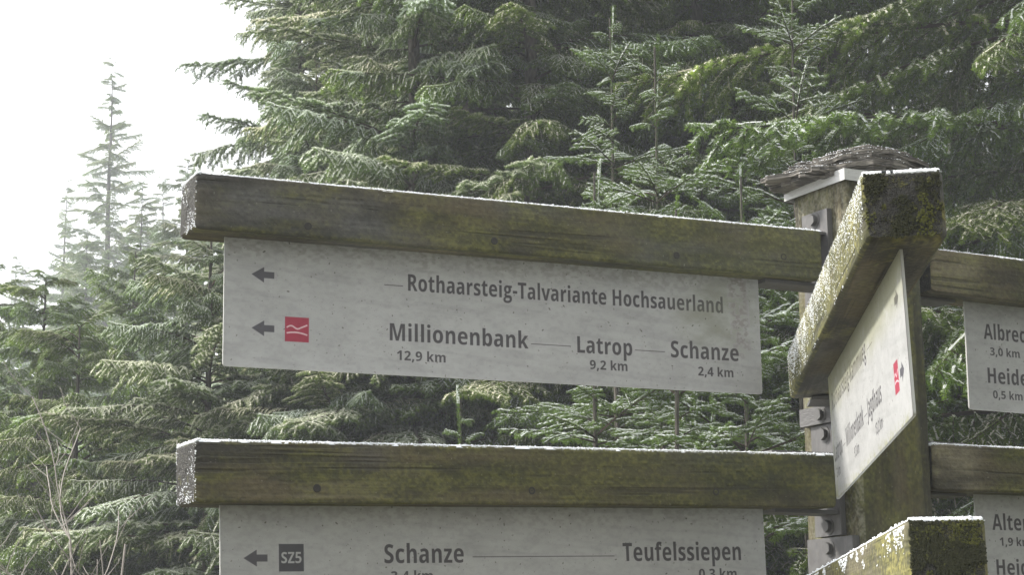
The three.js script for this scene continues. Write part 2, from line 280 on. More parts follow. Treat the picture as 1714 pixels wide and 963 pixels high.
const armF = arm({ P: [0.547, 2.237, -2.643], az: 3.49, tilt: -1.19, roll: -1.4, L: 1.38, h: 0.10, w: 0.115, ct: 0.010, cb: 0.008, seed: 211, endMoss: 0.3, label: 'arm with sign reading Millionenbank and Jagdhaus, its side crusted with frost and yellow algae',
  skin: { algae: (s, v) => v > 0.49 && v < 0.76 ? 1.0 : 0.15, brown: -0.05, mossy: true },
  panel: { s0: 0.056, s1: 1.135, h: 0.238, back: true, shadeAndGrime: (x, y, a, b) => { const e = sstep(0.085, 0.0, y - 0.03 * a) * sstep(0.25, 0.55, a * 0.6 + b * 0.4 + 0.1) + sstep(0.09, 0, x) * sstep(0.4, 0.6, b) * 0.7, e2 = sstep(0.02, 0.0, 0.238 - y) * sstep(0.45, 0.65, b); return [128, 128, 76, Math.min(0.6, 0.42 * e + 0.4 * e2)]; },
    draw(X) { const T = s => 1.135 - s;
      X.text('Rothaarsteig-Kammweg', T(1.095), T(0.52), 0.0715, 0.0325); X.line(T(0.5), T(0.43), 0.062); X.arrow(T(0.105), T(0.149), 0.057);
      X.red(T(0.212), 0.138, 0.0468); X.arrow(T(0.105), T(0.149), 0.163);
      X.text('Latrop', T(1.1147), T(0.966), 0.1686, 0.0335); X.line(T(0.955), T(0.912), 0.158); X.text('Millionenbank', T(0.9002), T(0.6185), 0.168, 0.0335); X.line(T(0.605), T(0.565), 0.157); X.text('Jagdhaus', T(0.5575), T(0.3666), 0.168, 0.0335);
      X.text('13,2 km', T(0.4732), T(0.377), 0.207, 0.0185); X.text('9,3 km', T(0.785), T(0.707), 0.2027, 0.0185); X.text('3 km', T(1.0945), T(1.0264), 0.2005, 0.0185); } } });
frostGrains(armF, 17000, 977, R => { // rime on the side that faces the open sky, thinning out downwards
  const x = R() * 1.375, y = 0.05 - 0.1 * R(), d = fbm(x * 40, y * 40, 61, 4), reach = (0.05 - y) / 0.1;
  if (R() > Math.pow(Math.max(0, 0.95 - 1.0 * reach + 0.9 * (d - 0.5)), 1.4)) return null; return { p: [x, y, -0.0574 + (y > 0.04 ? (y - 0.04) * 0.9 : 0)], size: 0.0004 + 0.0008 * R() }; });
const armLF = arm({ P: [0.62, 1.765, -2.82], az: 0.53, tilt: -1.43, L: 1.2, h: 0.10, w: 0.115, ct: 0.010, cb: 0.008, seed: 263, endMoss: 0.62, label: 'lowest arm with moss-covered end grain and frosted splintered corner',
  skin: { algae: (s, v) => v > 0.49 && v < 0.76 ? 0.7 : 0.2, brown: -0.02, fresh: (s, v) => v > 0.49 && v < 0.76 ? 0.8 : 0, mossy: true } });
frostGrains(armLF, 3500, 981, R => { const x = R() * 1.15, y = 0.05 - 0.05 * R() * R(), d = fbm(x * 34, y * 34, 71, 3); if (d < 0.4 + 4 * (0.05 - y) + 0.12 * R()) return null; return { p: [x, y, -0.0572 + (y > 0.04 ? (y - 0.04) * 0.9 : 0)], size: 0.0008 + 0.0016 * R() }; });
const mossMat = new THREE.MeshStandardMaterial({ color: new THREE.Color().setRGB(0.085, 0.088, 0.018), roughness: 1 }), darkMossMat = new THREE.MeshStandardMaterial({ color: new THREE.Color().setRGB(0.032, 0.033, 0.012), roughness: 1 });
function mossTufts(parent, h, w, count, seed, thr, mat) { // cushions of moss on a sawn end
  const im = frostGrains(parent, count, seed, R => { const y = (R() - 0.5) * h * 0.94, z = (R() - 0.5) * w * 0.94; if (fbm(y * 34 + 7, z * 34, seed, 3) < thr + 0.06 * R()) return null; return { p: [-0.0008 - 0.0015 * R(), y, z], size: 0.0008 + 0.0014 * R() }; });
  im.material = mat; im.name = numbered('moss'); return im;
}
mossTufts(armF, 0.1, 0.115, 1500, 641, 0.60, mossMat); mossTufts(armF, 0.1, 0.115, 2600, 643, 0.52, darkMossMat);
mossTufts(armLF, 0.1, 0.115, 2200, 651, 0.55, mossMat); mossTufts(armLF, 0.1, 0.115, 5600, 653, 0.40, darkMossMat);
const rightArm = (o) => arm({ L: 1.35, h: 0.098, w: 0.11, ct: 0.007, cb: 0.006, endMoss: 0.2, ...o });
rightArm({ P: [0.886, 2.453, -4.192], az: 62.68, tilt: -0.7, seed: 307, label: 'upper right-hand arm with two-line sign beginning Albrechtsplatz',
  skin: { algae: s => 0.25 + 0.6 * sstep(0.12, 0.26, s), brown: 0.1, fresh: s => 0.5 * sstep(0.22, 0.08, s) },
  panel: { s0: 0.13, s1: 1.28, h: 0.241, shadeAndGrime: topShadeGrime(0.3), draw(X) { const o = 0.13; X.text('Albrechtsplatz', 0.1803 - o, 0.455 - o, 0.0805, 0.0338); X.text('3,0 km', 0.195 - o, 0.2827 - o, 0.1168, 0.0182); X.text('Heidenstock', 0.1818 - o, 0.44 - o, 0.1795, 0.0338); X.text('0,5 km', 0.1971 - o, 0.2845 - o, 0.2135, 0.0182); } } });
rightArm({ P: [0.869, 2.026, -4.198], az: 64.73, tilt: -0.16, seed: 353, h: 0.10, label: 'lower right-hand arm with pale bare wood beside the post and sign beginning Altenfeld',
  skin: { algae: s => 0.9 * sstep(0.1, 0.2, s), brown: 0, fresh: s => 1.1 * sstep(0.15, 0.08, s) },
  panel: { s0: 0.145, s1: 1.28, h: 0.241, shadeAndGrime: topShadeGrime(0.3), draw(X) { const o = 0.145; X.text('Altenfeld', 0.1885 - o, 0.375 - o, 0.0766, 0.0338); X.text('1,9 km', 0.2052 - o, 0.292 - o, 0.1104, 0.0175); X.text('Heidenstock', 0.1895 - o, 0.445 - o, 0.1738, 0.0335); X.text('0,5 km', 0.205 - o, 0.292 - o, 0.2075, 0.0182); } } });

// post: local frame X along pu, Z along pn, origin at its front-left corner
const postM = new THREE.Matrix4().makeBasis(pu, new THREE.Vector3(0, 1, 0), pn), postQ = new THREE.Quaternion().setFromRotationMatrix(postM);
{
  const B = beamGeo(2.633, PW, PW, 0.008, 0.008, 401);
  const skin = woodSkin(401, 2.633, B.PER, { algae: (s, v) => 0.6, brown: 0.05, lichen: (s, v) => v > 0.25 && v < 0.5 ? 0.6 : 0.06 });
  B.geo.rotateZ(Math.PI / 2); // length up; section y -> -x, z -> z
  B.geo.translate(PW / 2, 0, -PW / 2);
  const p = mesh('post', B.geo, [skin, endSkin(405, 0.2)], fingerpost); p.quaternion.copy(postQ); p.userData.label = 'square post with mossy dark front face';
  // folded metal cap
  const ov = 0.014, W = PW + 2 * ov, t = 0.0015, H = 0.025, parts = [];
  const bx = (w, h, d, x, y, z) => { const g = new THREE.BoxGeometry(w, h, d); g.translate(x, y, z); return g; };
  parts.push(bx(W, t, W, PW / 2, H - t / 2, -PW / 2), bx(W, H - t, t, PW / 2, (H - t) / 2, -PW / 2 + W / 2 - t / 2), bx(W, H - t, t, PW / 2, (H - t) / 2, -PW / 2 - W / 2 + t / 2), bx(t, H - t, W - 2 * t, PW / 2 - W / 2 + t / 2, (H - t) / 2, -PW / 2), bx(t, H - t, W - 2 * t, PW / 2 + W / 2 - t / 2, (H - t) / 2, -PW / 2));
  const capMat = texMat(256, 128, (u, v) => { const a = fbm(u * 8, v * 8, 91, 4), b = fbm(u * 40, v * 40, 93, 2); let c = mix3([0.52, 0.52, 0.51], [0.42, 0.42, 0.41], a); c = mix3(c, [0.25, 0.24, 0.2], sstep(0.68, 0.8, b) * 0.5); return [...c, a]; }, 0.0003, 0.5);
  const cap = mesh('post_cap', mergeGeometries(parts), capMat, fingerpost); cap.quaternion.copy(postQ); cap.position.set(0, 2.647 - H, 0); cap.userData.label = 'folded pale metal cap';
}
// brackets on the post faces
function hexBolt(parent, x, y, z, ry, r = 0.013, len = 0.011) {
  const g = new THREE.CylinderGeometry(r, r, len, 6); g.rotateX(Math.PI / 2); const wsh = new THREE.CylinderGeometry(r * 1.35, r * 1.35, 0.0025, 20); wsh.rotateX(Math.PI / 2); wsh.translate(0, 0, -len / 2);
  const b = mesh('bolt', mergeGeometries([g, wsh]), boltMat, parent); b.position.set(x, y, z); b.rotation.y = ry; return b;
}
function bracket(label, side, y0, y1, z0, z1, tongues, bolts, thick = 0.013) {
  // plate flat against the left (side -1) or right (side 1) face, tongues reaching out along the arm
  const parts = []; const X = side < 0 ? -thick / 2 - 0.0015 : PW + thick / 2 + 0.0015;
  const pl = new THREE.BoxGeometry(thick, y1 - y0, z1 - z0); pl.translate(X, (y0 + y1) / 2, (z0 + z1) / 2); parts.push(pl);
  for (const [y, len, wd, zc, turn, th] of tongues) { const g = new THREE.BoxGeometry(len, th || 0.006, wd); g.translate(side * len / 2, 0, 0); g.rotateY(turn || 0); g.translate(X + side * thick / 2 * 0.5, y, zc); parts.push(g); }
  const m = mesh('bracket', mergeGeometries(parts), steelMat, fingerpost); m.quaternion.copy(postQ); m.userData.label = label;
  for (const [y, z] of bolts) hexBolt(m, X + side * (thick / 2 + 0.0055), y, z, side * Math.PI / 2);
  return m;
}
bracket('steel bracket of the upper left-hand arm', -1, 2.365, 2.574, -0.142, -0.052, [[2.5195, 0.165, 0.062, -0.09], [2.4045, 0.165, 0.062, -0.09, 0, 0.008]], [[2.556, -0.097]]);
bracket('steel bracket of the lower left-hand arm', -1, 1.878, 2.112, -0.142, -0.052, [[2.0455, 0.165, 0.062, -0.09], [1.925, 0.165, 0.062, -0.09, 0, 0.008]], [[2.092, -0.094], [1.898, -0.094]]);
bracket('bent steel bracket under the frosted forward arm', -1, 2.114, 2.152, -0.168, -0.03, [[2.1515, 0.115, 0.085, -0.075, 58.7 * D2R, 0.007]], [[2.133, -0.092]], 0.022);
bracket('steel bracket above the lowest arm', -1, 1.66, 1.874, -0.165, -0.01, [[1.678, 0.115, 0.085, -0.075, 61 * D2R, 0.007]], [[1.852, -0.088]], 0.018);
bracket('steel bracket of the upper right-hand arm', 1, 2.36, 2.57, -0.14, -0.05, [[2.507, 0.13, 0.062, -0.09], [2.399, 0.13, 0.062, -0.09]], [[2.55, -0.095]]);
bracket('steel bracket of the lower right-hand arm', 1, 1.92, 2.13, -0.14, -0.05, [[2.0815, 0.13, 0.062, -0.09], [1.971, 0.13, 0.062, -0.09]], [[2.11, -0.095]]);

// ---------------------------------------------------------------- slate slab on the cap
{
  const N = 110, layers = 6, pos = [], uv = [], idx = [], out = [];
  const mat = texMat(512, 256, (u, v) => { const a = fbm(u * 9, v * 46, 7, 4), b = fbm(u * 40, v * 30, 9, 4); let c = mix3([0.045, 0.041, 0.036], [0.19, 0.174, 0.150], sstep(0.34, 0.66, a)); c = mix3(c, [0.04, 0.035, 0.03], sstep(0.52, 0.72, b) * 0.7); return [...c, a * 0.6 + b * 0.4]; }, 0.004);
  const H = 0.060, bend = x => 0.009 * Math.sin((x + 0.13) * 9) - 0.012 * sstep(0.05, 0.16, x) + 0.012 * sstep(-0.07, -0.16, x) - 0.012 * sstep(-0.02, -0.14, x);
  const foot = (a, l) => { // footprint of one sheet of the stone
    const ca = Math.cos(a), sa = Math.sin(a), t = l / layers, left = Math.max(0, -ca), right = Math.max(0, ca);
    const jit = 1 + 0.10 * (hash2(l, 5, 77) - 0.5) * 2, cut = jit - Math.pow(t, 1.3) * (0.52 * Math.pow(left, 0.8) + 0.22 * Math.pow(right, 1.5) + 0.07 * Math.abs(sa)) - (1 - t) * 0.13 * right;
    const ragged = 1 + 0.30 * (fbm(ca * 1.7 + 5, sa * 1.7 + 5, 3, 3) - 0.5) + 0.10 * (fbm(ca * 4 + l * 1.3, sa * 4, 5, 3) - 0.5) + 0.16 * (noise(a * 3.5, l * 7.3, 9) - 0.5) + 0.14 * (noise(a * 13, l * 3.1, 19) - 0.5);
    return [0.182 * cut * ragged * ca, 0.112 * cut * ragged * sa];
  };
  for (let l = 0; l < layers; l++) for (let sub = 0; sub < 2; sub++) for (let i = 0; i < N; i++) {
    const a = i / N * 2 * Math.PI, [x, z] = foot(a, l), y = H * (l + sub) / layers;
    pos.push(x, y + bend(x) + 0.003 * (fbm(x * 45, z * 45 + l, 13, 2) - 0.5), z); uv.push(i / N * 3, (l + sub) / layers);
  }
  const rows = layers * 2;
  for (let r = 0; r < rows - 1; r++) for (let i = 0; i < N; i++) { const a = r * N + i, b = r * N + (i + 1) % N, c = a + N, d = b + N; idx.push(a, c, b, b, c, d); }
  const cb = pos.length / 3; pos.push(0, bend(0), 0); uv.push(0.5, 0); const ct = cb + 1; pos.push(0.01, H + bend(0.01) + 0.003, 0); uv.push(0.5, 1);
  for (let i = 0; i < N; i++) { idx.push(cb, i, (i + 1) % N); const r = (rows - 1) * N; idx.push(ct, r + (i + 1) % N, r + i); }
  const g = new THREE.BufferGeometry(); g.setAttribute('position', new THREE.Float32BufferAttribute(pos, 3)); g.setAttribute('uv', new THREE.Float32BufferAttribute(uv, 2)); g.setIndex(idx);
  const ng = g.toNonIndexed(); ng.computeVertexNormals();
  const st = mesh('slate_slab', ng, mat, scene); st.userData = { label: 'flat layered brown stone slab lying on the metal post cap, frost on top', category: 'stone' };
  const c = new THREE.Vector3().copy(CORNER).addScaledVector(pu, PW / 2).addScaledVector(pn, -PW / 2); st.position.set(c.x + 0.002, 2.6475 - bend(0.02) + 0.002, c.z); st.rotation.y = 0.1;
  const P = ng.attributes.position, up = [], A = V3(), B = V3(), C = V3(), nn = V3(); let acc = 0;
  for (let i = 0; i < P.count; i += 3) { A.fromBufferAttribute(P, i); B.fromBufferAttribute(P, i + 1).sub(A); C.fromBufferAttribute(P, i + 2).sub(A); nn.crossVectors(B, C); const ar = nn.length(); if (nn.y / ar < 0.4 || (A.y < 0.035 && A.x > -0.03)) continue; acc += ar; up.push([acc, i]); }
  frostGrains(st, 4500, 73, RR => { const r = RR() * acc; let lo = 0, hi = up.length - 1; while (lo < hi) { const m = (lo + hi) >> 1; if (up[m][0] < r) lo = m + 1; else hi = m; } const i = up[lo][1]; let a = RR(), b = RR(); if (a + b > 1) { a = 1 - a; b = 1 - b; } A.fromBufferAttribute(P, i); B.fromBufferAttribute(P, i + 1).sub(A); C.fromBufferAttribute(P, i + 2).sub(A); A.addScaledVector(B, a).addScaledVector(C, b); return { p: [A.x, A.y + 0.0006, A.z], size: 0.0005 + 0.0009 * RR() }; });
}

// ---------------------------------------------------------------- spruces
// a spray of needles: shoots with needle blades; colours per needle (green, or white with rime)
class Spray {
  constructor(seed, o) { this.R = rngOf(seed); this.p = []; this.c = []; this.o = o; this.t = 0; }
  tri(a, b, c, col) { this.p.push(a.x, a.y, a.z, b.x, b.y, b.z, c.x, c.y, c.z); for (let i = 0; i < 3; i++) this.c.push(col[0], col[1], col[2]); }
  stem(pts, r0, r1, col) {
    const n = pts.length; let prev = null;
    for (let i = 0; i < n; i++) {
      const d = (i < n - 1 ? pts[i + 1].clone().sub(pts[i]) : pts[i].clone().sub(pts[i - 1])).normalize(), s = new THREE.Vector3(0.1, 1, 0.2).cross(d).normalize(), u = d.clone().cross(s), r = r0 + (r1 - r0) * i / (n - 1);
      const ring = [0, 1, 2].map(k => pts[i].clone().addScaledVector(s, r * Math.cos(k * 2.094)).addScaledVector(u, r * Math.sin(k * 2.094)));
      if (prev) for (let k = 0; k < 3; k++) { const k2 = (k + 1) % 3; this.tri(prev[k], ring[k], prev[k2], col); this.tri(prev[k2], ring[k], ring[k2], col); }
      prev = ring;
    }
  }
  shoot(pts, dens, nl, young) { // needles round a shoot
    const R = this.R, o = this.o; let acc = 0;
    const tone = 0.7 + 0.65 * R(), fr = o.frost * (0.55 + 0.9 * R());
    const base = mix3(o.green, o.fresh, young ? 0.35 + 0.4 * R() : 0.25 * R());
    for (let i = 0; i < pts.length - 1; i++) {
      const a = pts[i], b = pts[i + 1], d = b.clone().sub(a), L = d.length(); d.normalize();
      let s = new THREE.Vector3(0, 1, 0).cross(d); if (s.lengthSq() < 1e-4) s.set(1, 0, 0); s.normalize(); const u = d.clone().cross(s);
      acc += L * dens; const n = Math.floor(acc); acc -= n;
      for (let k = 0; k < n; k++) {
        const t = R(), th = R() * 6.283, cs = Math.cos(th), sn = Math.sin(th);
        if (sn < -0.5 && R() < 0.35) continue;
        const rad = s.clone().multiplyScalar(cs).addScaledVector(u, sn), lean = 0.55 + 0.35 * R();
        const dir = rad.clone().multiplyScalar(Math.cos(lean * 0.9)).addScaledVector(d, Math.sin(lean * 0.9) * 1.1).normalize();
        const root = a.clone().addScaledVector(d, L * t), len = nl * (0.7 + 0.5 * R()), w = o.nw * (0.7 + 0.6 * R());
        const side = dir.clone().cross(new THREE.Vector3(R() - 0.5, R() - 0.5, R() - 0.5)).normalize().multiplyScalar(w / 2);
        const rime = rad.y > 0.35 && R() < fr * (0.2 + 0.9 * rad.y);
        const k2 = tone * (0.7 + 0.6 * R()), col = rime ? mix3(base, [0.70, 0.76, 0.68], 0.25 + 0.45 * R()) : base.map(x => x * k2);
        const tip = root.clone().addScaledVector(dir, len), mid = root.clone().addScaledVector(dir, len * 0.55); this.tri(root, mid.clone().add(side), tip, col); this.tri(root, tip, mid.sub(side), col);
      }
    }
    { const a = pts[pts.length - 1], d = a.clone().sub(pts[pts.length - 2]).normalize(); for (let k = 0; k < 16; k++) { const dir = d.clone().multiplyScalar(0.9).add(V3(R() - 0.5, R() - 0.5, R() - 0.5).multiplyScalar(1.5)).normalize(), len = nl * (0.5 + 0.4 * R()), side = dir.clone().cross(V3(R() - 0.5, R() - 0.5, R() - 0.5)).normalize().multiplyScalar(o.nw * 0.45), k2 = tone * (0.8 + 0.6 * R()), mid = a.clone().addScaledVector(dir, len * 0.55); this.tri(a, mid.clone().add(side), a.clone().addScaledVector(dir, len), (dir.y > 0.3 && R() < fr * 0.8) ? [0.5, 0.56, 0.5] : base.map(x => x * k2)); } }
    if (young && fr > 0.15) { // a crust of rime lying along the top of the shoot
      const col = [0.78, 0.81, 0.80];
      for (let i = 0; i < pts.length - 1; i++) { if (R() > fr * 1.5) continue; const a = pts[i], b = pts[i + 1], d = b.clone().sub(a); const s = new THREE.Vector3(0, 1, 0).cross(d).normalize().multiplyScalar(0.003 + 0.005 * R()); if (s.lengthSq() < 1e-8) continue; const up = nl * (0.25 + 0.4 * R()); const A = a.clone(), B = b.clone(); A.y += up; B.y += up; const Md = A.clone().lerp(B, 0.5); Md.y += 0.003; this.tri(A.clone().add(s), Md, A.clone().sub(s), col); this.tri(A.clone().add(s), B.clone().add(s), Md, col); this.tri(A.clone().sub(s), Md, B.clone().sub(s), col); this.tri(B.clone().add(s), B.clone().sub(s), Md, col); }
    }
  }
  geo() { const g = new THREE.BufferGeometry(); g.setAttribute('position', new THREE.Float32BufferAttribute(this.p, 3)); g.setAttribute('color', new THREE.Float32BufferAttribute(this.c, 3)); return g; }
}
const BARK = [0.07, 0.052, 0.038];
function curve(from, dir, len, n, sag, lift, R) { const pts = [from.clone()]; const d = dir.clone().normalize(); for (let i = 1; i <= n; i++) { const t = i / n; d.y += -sag / n + lift * (t > 0.7 ? 1 : 0) / n; d.x += (R() - 0.5) * 0.06; d.z += (R() - 0.5) * 0.06; d.normalize(); pts.push(pts[i - 1].clone().addScaledVector(d, len / n)); } return pts; }
// long, hanging branch of a grown spruce, 2 m, along +x
function oldBranch(seed, o) {
  const S = new Spray(seed, o), R = S.R, L = 2;
  const main = curve(V3(0, 0, 0), V3(1, 0.15, (R() - 0.5) * 0.2), L, 22, 0.32 + 0.3 * R(), 0.8, R); S.stem(main, 0.014, 0.003, BARK);
  const at = t => { const f = t * (main.length - 1), i = Math.min(main.length - 2, Math.floor(f)); return [main[i].clone().lerp(main[i + 1], f - i), main[i + 1].clone().sub(main[i]).normalize()]; };
  S.shoot(main.slice(14), o.dens, o.nl, true);
  for (let s = 0.25, k = 0; s < L - 0.03; s += 0.046 + 0.03 * R(), k++) {
    const t = s / L, [p, d] = at(t), sd = (k % 2 ? 1 : -1), side = V3(-d.z, 0, d.x).normalize().multiplyScalar(sd);
    if (s < 0.5 && R() < 0.25) continue;
    const len = Math.min(0.42, 0.12 + 0.42 * (L - s)) * (0.4 + 0.8 * R()) * (s < 0.6 ? 0.7 : 1);
    const dir = d.clone().multiplyScalar(0.7 + 0.5 * R()).addScaledVector(side, 0.6 + 0.4 * R()).add(V3(0, 0.25 - o.hang * 0.6 * R(), 0));
    const sec = curve(p, dir, len, 8, o.hang * (0.8 + 1.1 * R()), 0.15, R); S.stem(sec, 0.0042, 0.0018, BARK); S.shoot(sec.slice(1), o.dens, o.nl, false);
    for (let q = 0.05, j = 0; q < len; q += 0.037 + 0.024 * R(), j++) {
      const f = q / len * 8, i = Math.min(7, Math.floor(f)), pp = sec[i].clone().lerp(sec[i + 1], f - i), dd = sec[i + 1].clone().sub(sec[i]).normalize();
      const s2 = V3(-dd.z, 0.0, dd.x).normalize().multiplyScalar(j % 2 ? 1 : -1), l3 = (0.065 + 0.1 * R()) * (0.6 + 0.6 * (1 - q / len));
      const ter = curve(pp, dd.clone().multiplyScalar(0.9).addScaledVector(s2, 0.45 + 0.5 * R()).add(V3(0, 0.25 - o.hang * 0.9 * R(), 0)), l3, 4, o.hang * (0.6 + 1.0 * R()), 0.3, R); S.shoot(ter, o.dens, o.nl, true);
    }
  }
  return S.geo();
}
// stiff whorl branch of a young spruce, 0.6 m, along +x
function youngBranch(seed, o) {
  const S = new Spray(seed, o), R = S.R, L = 0.6;
  const main = curve(V3(0, 0, 0), V3(1, 0.25, 0), L, 10, 0.35, 0.35, R); S.stem(main, 0.0055, 0.002, BARK); S.shoot(main.slice(3), o.dens, o.nl, true);
  for (let s = 0.1, k = 0; s < L - 0.02; s += 0.036 + 0.02 * R(), k++) {
    const f = s / L * 10, i = Math.min(9, Math.floor(f)), p = main[i].clone().lerp(main[i + 1], f - i), d = main[i + 1].clone().sub(main[i]).normalize();
    const side = V3(-d.z, 0, d.x).normalize().multiplyScalar(k % 2 ? 1 : -1), len = Math.min(0.2, 0.05 + 0.38 * (L - s)) * (0.65 + 0.6 * R());
    const sec = curve(p, d.clone().multiplyScalar(0.8).addScaledVector(side, 0.9).add(V3(0, 0.1 * R(), 0)), len, 4, 0.25 + 0.3 * R(), 0.1, R); S.stem(sec, 0.0022, 0.0012, BARK); S.shoot(sec, o.dens, o.nl, true);
    if (len > 0.1) for (const f2 of [0.4, 0.7]) { const pp = sec[Math.round(f2 * 4)], s3 = V3(-side.z, 0, side.x); for (const g of [-1, 1]) S.shoot(curve(pp, d.clone().addScaledVector(side, g * 0.7).add(V3(0, 0.05, 0)), 0.035 + 0.04 * R(), 2, 0.3, 0, R), o.dens, o.nl, true); }
  }
  return S.geo();
}
const GREEN = { green: [0.066, 0.120, 0.028], fresh: [0.165, 0.245, 0.048], nw: 0.0058, nl: 0.0300, dens: 820, hang: 0.6 };
const needleMat = new THREE.MeshPhysicalMaterial({ vertexColors: true, roughness: 1, transmission: 0.5, thickness: 0, side: THREE.DoubleSide, specularIntensity: 0.12 });
const barkMat = texMat(256, 512, (u, v) => { const a = fbm(u * 14, v * 26, 5, 4), b = fbm(u * 40, v * 60, 8, 3); let c = mix3([0.05, 0.042, 0.034], [0.14, 0.12, 0.1], sstep(0.35, 0.7, a)); c = mix3(c, [0.1, 0.115, 0.07], sstep(0.55, 0.75, b) * 0.5); return [...c, a]; }, 0.01);
const DEEP = { ...GREEN, green: [0.072, 0.130, 0.026], fresh: [0.170, 0.255, 0.042] };
const sets = {
  rimyGlare: [1, 2, 3, 4].map(i => oldBranch(520 + i, { ...GREEN, green: [0.074, 0.122, 0.045], fresh: [0.165, 0.235, 0.080], frost: 1.35, hang: 0.25 + 0.14 * i })),  // heavy rime, made thicker and paler to put glare into the needle colours
  frosty: [1, 2, 3, 4].map(i => oldBranch(500 + i, { ...GREEN, frost: 0.6, hang: 0.25 + 0.15 * i })),
  green: [1, 2, 3, 4].map(i => oldBranch(540 + i, { ...DEEP, frost: 0.5, hang: 0.3 + 0.16 * i })),
  thin: [1, 2, 3].map(i => oldBranch(580 + i, { ...GREEN, frost: 0.5, hang: 0.6, dens: 380, nw: 0.0090, nl: 0.036 })),
};
const youngSet = [1, 2, 3, 4, 5].map(i => youngBranch(600 + i, { ...GREEN, frost: 0.5, dens: 760, nw: 0.0032, nl: 0.0175, hang: 0.3 }));
const barkFor = (L) => { const m = barkMat; return m; };

function trunkGeo(H, r, seed) {
  const n = 40, m = 12, pos = [], uv = [], idx = [];
  for (let i = 0; i <= n; i++) { const t = i / n, y = H * t, rr = r * (1 - t) + 0.004, ox = 0.05 * (fbm(y * 0.7, 0, seed, 2) - 0.5) * Math.min(1, y), oz = 0.05 * (fbm(y * 0.7, 9, seed, 2) - 0.5) * Math.min(1, y);
    for (let k = 0; k <= m; k++) { const a = k / m * 6.2832, w = rr * (1 + 0.12 * (fbm(Math.cos(a) * 3 + 9, Math.sin(a) * 3 + y * 3, seed, 2) - 0.5)); pos.push(ox + w * Math.cos(a), y - 0.02, oz + w * Math.sin(a)); uv.push(k / m, y / 1.2); } }
  for (let i = 0; i < n; i++) for (let k = 0; k < m; k++) { const a = i * (m + 1) + k, b = a + 1, c = a + m + 1, d = c + 1; idx.push(a, c, b, b, c, d); }
  const g = new THREE.BufferGeometry(); g.setAttribute('position', new THREE.Float32BufferAttribute(pos, 3)); g.setAttribute('uv', new THREE.Float32BufferAttribute(uv, 2)); g.setIndex(idx); g.computeVertexNormals(); return g;
}
function spruce(o) { // o: x z H R r set y0 seed label group step gap
  const t = new THREE.Group(); t.name = numbered('spruce_tree'); t.position.set(o.x, 0, o.z); scene.add(t);
  t.userData = { label: o.label, category: 'tree', group: o.group };
  mesh('trunk', trunkGeo(o.H - 0.03, o.r, o.seed), barkMat, t);
  const R = rngOf(o.seed), vs = sets[o.set], lists = vs.map(() => []), step = o.step || 0.155;
  let az = R() * 6.28;
  for (let y = o.y0 ?? 0.6; y < o.H - 0.04; y += step * (0.7 + 0.6 * R()) * (y > 7.5 && !o.thin ? 2 : 1)) {
    const f = 1 - y / o.H, len0 = Math.max(Math.min(0.3, 0.08 + 0.5 * (o.H - y)), o.R * Math.pow(f, o.pow || 0.75) * (y < 1.2 ? 0.8 : 1)), nb = o.nb || 5;
    for (let k = 0; k < nb; k++) {
      az += 2.4 + 0.5 * (R() - 0.5);
      if (o.gap && R() < o.gap) continue;
      const len = len0 * (o.thin ? (0.4 + 0.8 * R()) * (0.35 + 1.3 * fbm(y * 0.9, az % 6.28, o.seed, 2)) : 0.3 + 0.85 * R()), elev = (o.el || 0) + (o.thin ? 0.35 - 0.5 * Math.min(1, f * 1.3) : 0.45 - 0.6 * Math.min(1, f * 1.3)) + (R() - 0.5) * (o.thin ? 0.9 : 0.45), s = len / 2, w = Math.max(s, Math.min(2.2 * s, 0.5 * s + 0.34));
      const q = new THREE.Quaternion().setFromEuler(new THREE.Euler(0.2 * (R() - 0.5), az, elev, 'YZX'));
      const c = 0.9 + 0.5 * R(), yel = R() * 0.12;
      lists[Math.floor(R() * vs.length)].push([new THREE.Matrix4().compose(V3(0, Math.min(o.H - 0.03, y + (R() - 0.5) * 2 * step), 0), q, V3(s, w, w)), new THREE.Color().setRGB(c * (1 + yel), c, c * (1 - yel))]);
    }
  }
  vs.forEach((g, i) => { if (!lists[i].length) return; const im = new THREE.InstancedMesh(g, needleMat, lists[i].length); lists[i].forEach(([m, c], k) => { im.setMatrixAt(k, m); im.setColorAt(k, c); }); im.name = numbered('foliage'); im.userData = { kind: 'stuff' }; im.castShadow = im.receiveShadow = true; t.add(im); });
  return t;
}
const F = 3262, px = (p, d) => (p - 857) / F * d; // picture column of the survey -> metres to the side at distance d
const G1 = 'grown spruces of the forest edge behind the signpost', G2 = 'distant spruces fading into the mist', G3 = 'spruces of the dense second row', G4 = 'spruces standing out to the side of the path';
// forest edge behind the signpost
spruce({ x: px(1800, 8.8), z: -8.8, H: 15, R: 2.4, r: 0.11, set: 'green', seed: 216, label: 'dark green spruce with hanging branches behind the right-hand arms', group: G1 });
spruce({ x: px(1420, 11), z: -11, H: 16, R: 2.3, r: 0.105, set: 'green', seed: 212, label: 'tall green spruce rising behind the stone on the post', group: G1 });
spruce({ x: px(1128, 13.2), z: -13.2, H: 17, R: 2.2, r: 0.1, set: 'green', seed: 13, label: 'tall spruce whose bare trunk shows behind the young spruces', group: G1, gap: 0.3 });
spruce({ x: px(975, 12.4), z: -12.4, H: 16, R: 2.2, r: 0.1, set: 'frosty', seed: 14, label: 'tall spruce with dark gaps between its frosted branches', group: G1, gap: 0.15 });
spruce({ x: px(790, 11.0), z: -11.0, H: 15, R: 1.65, r: 0.085, set: 'rimyGlare', seed: 15, nb: 8, label: 'frosted spruce with long drooping branches behind the upper sign', group: G1 });
spruce({ x: px(600, 13.4), z: -13.4, H: 15, R: 1.75, r: 0.09, set: 'rimyGlare', seed: 16, nb: 7, label: 'hazy frosted spruce at the end of the forest edge, against white sky', group: G1 });
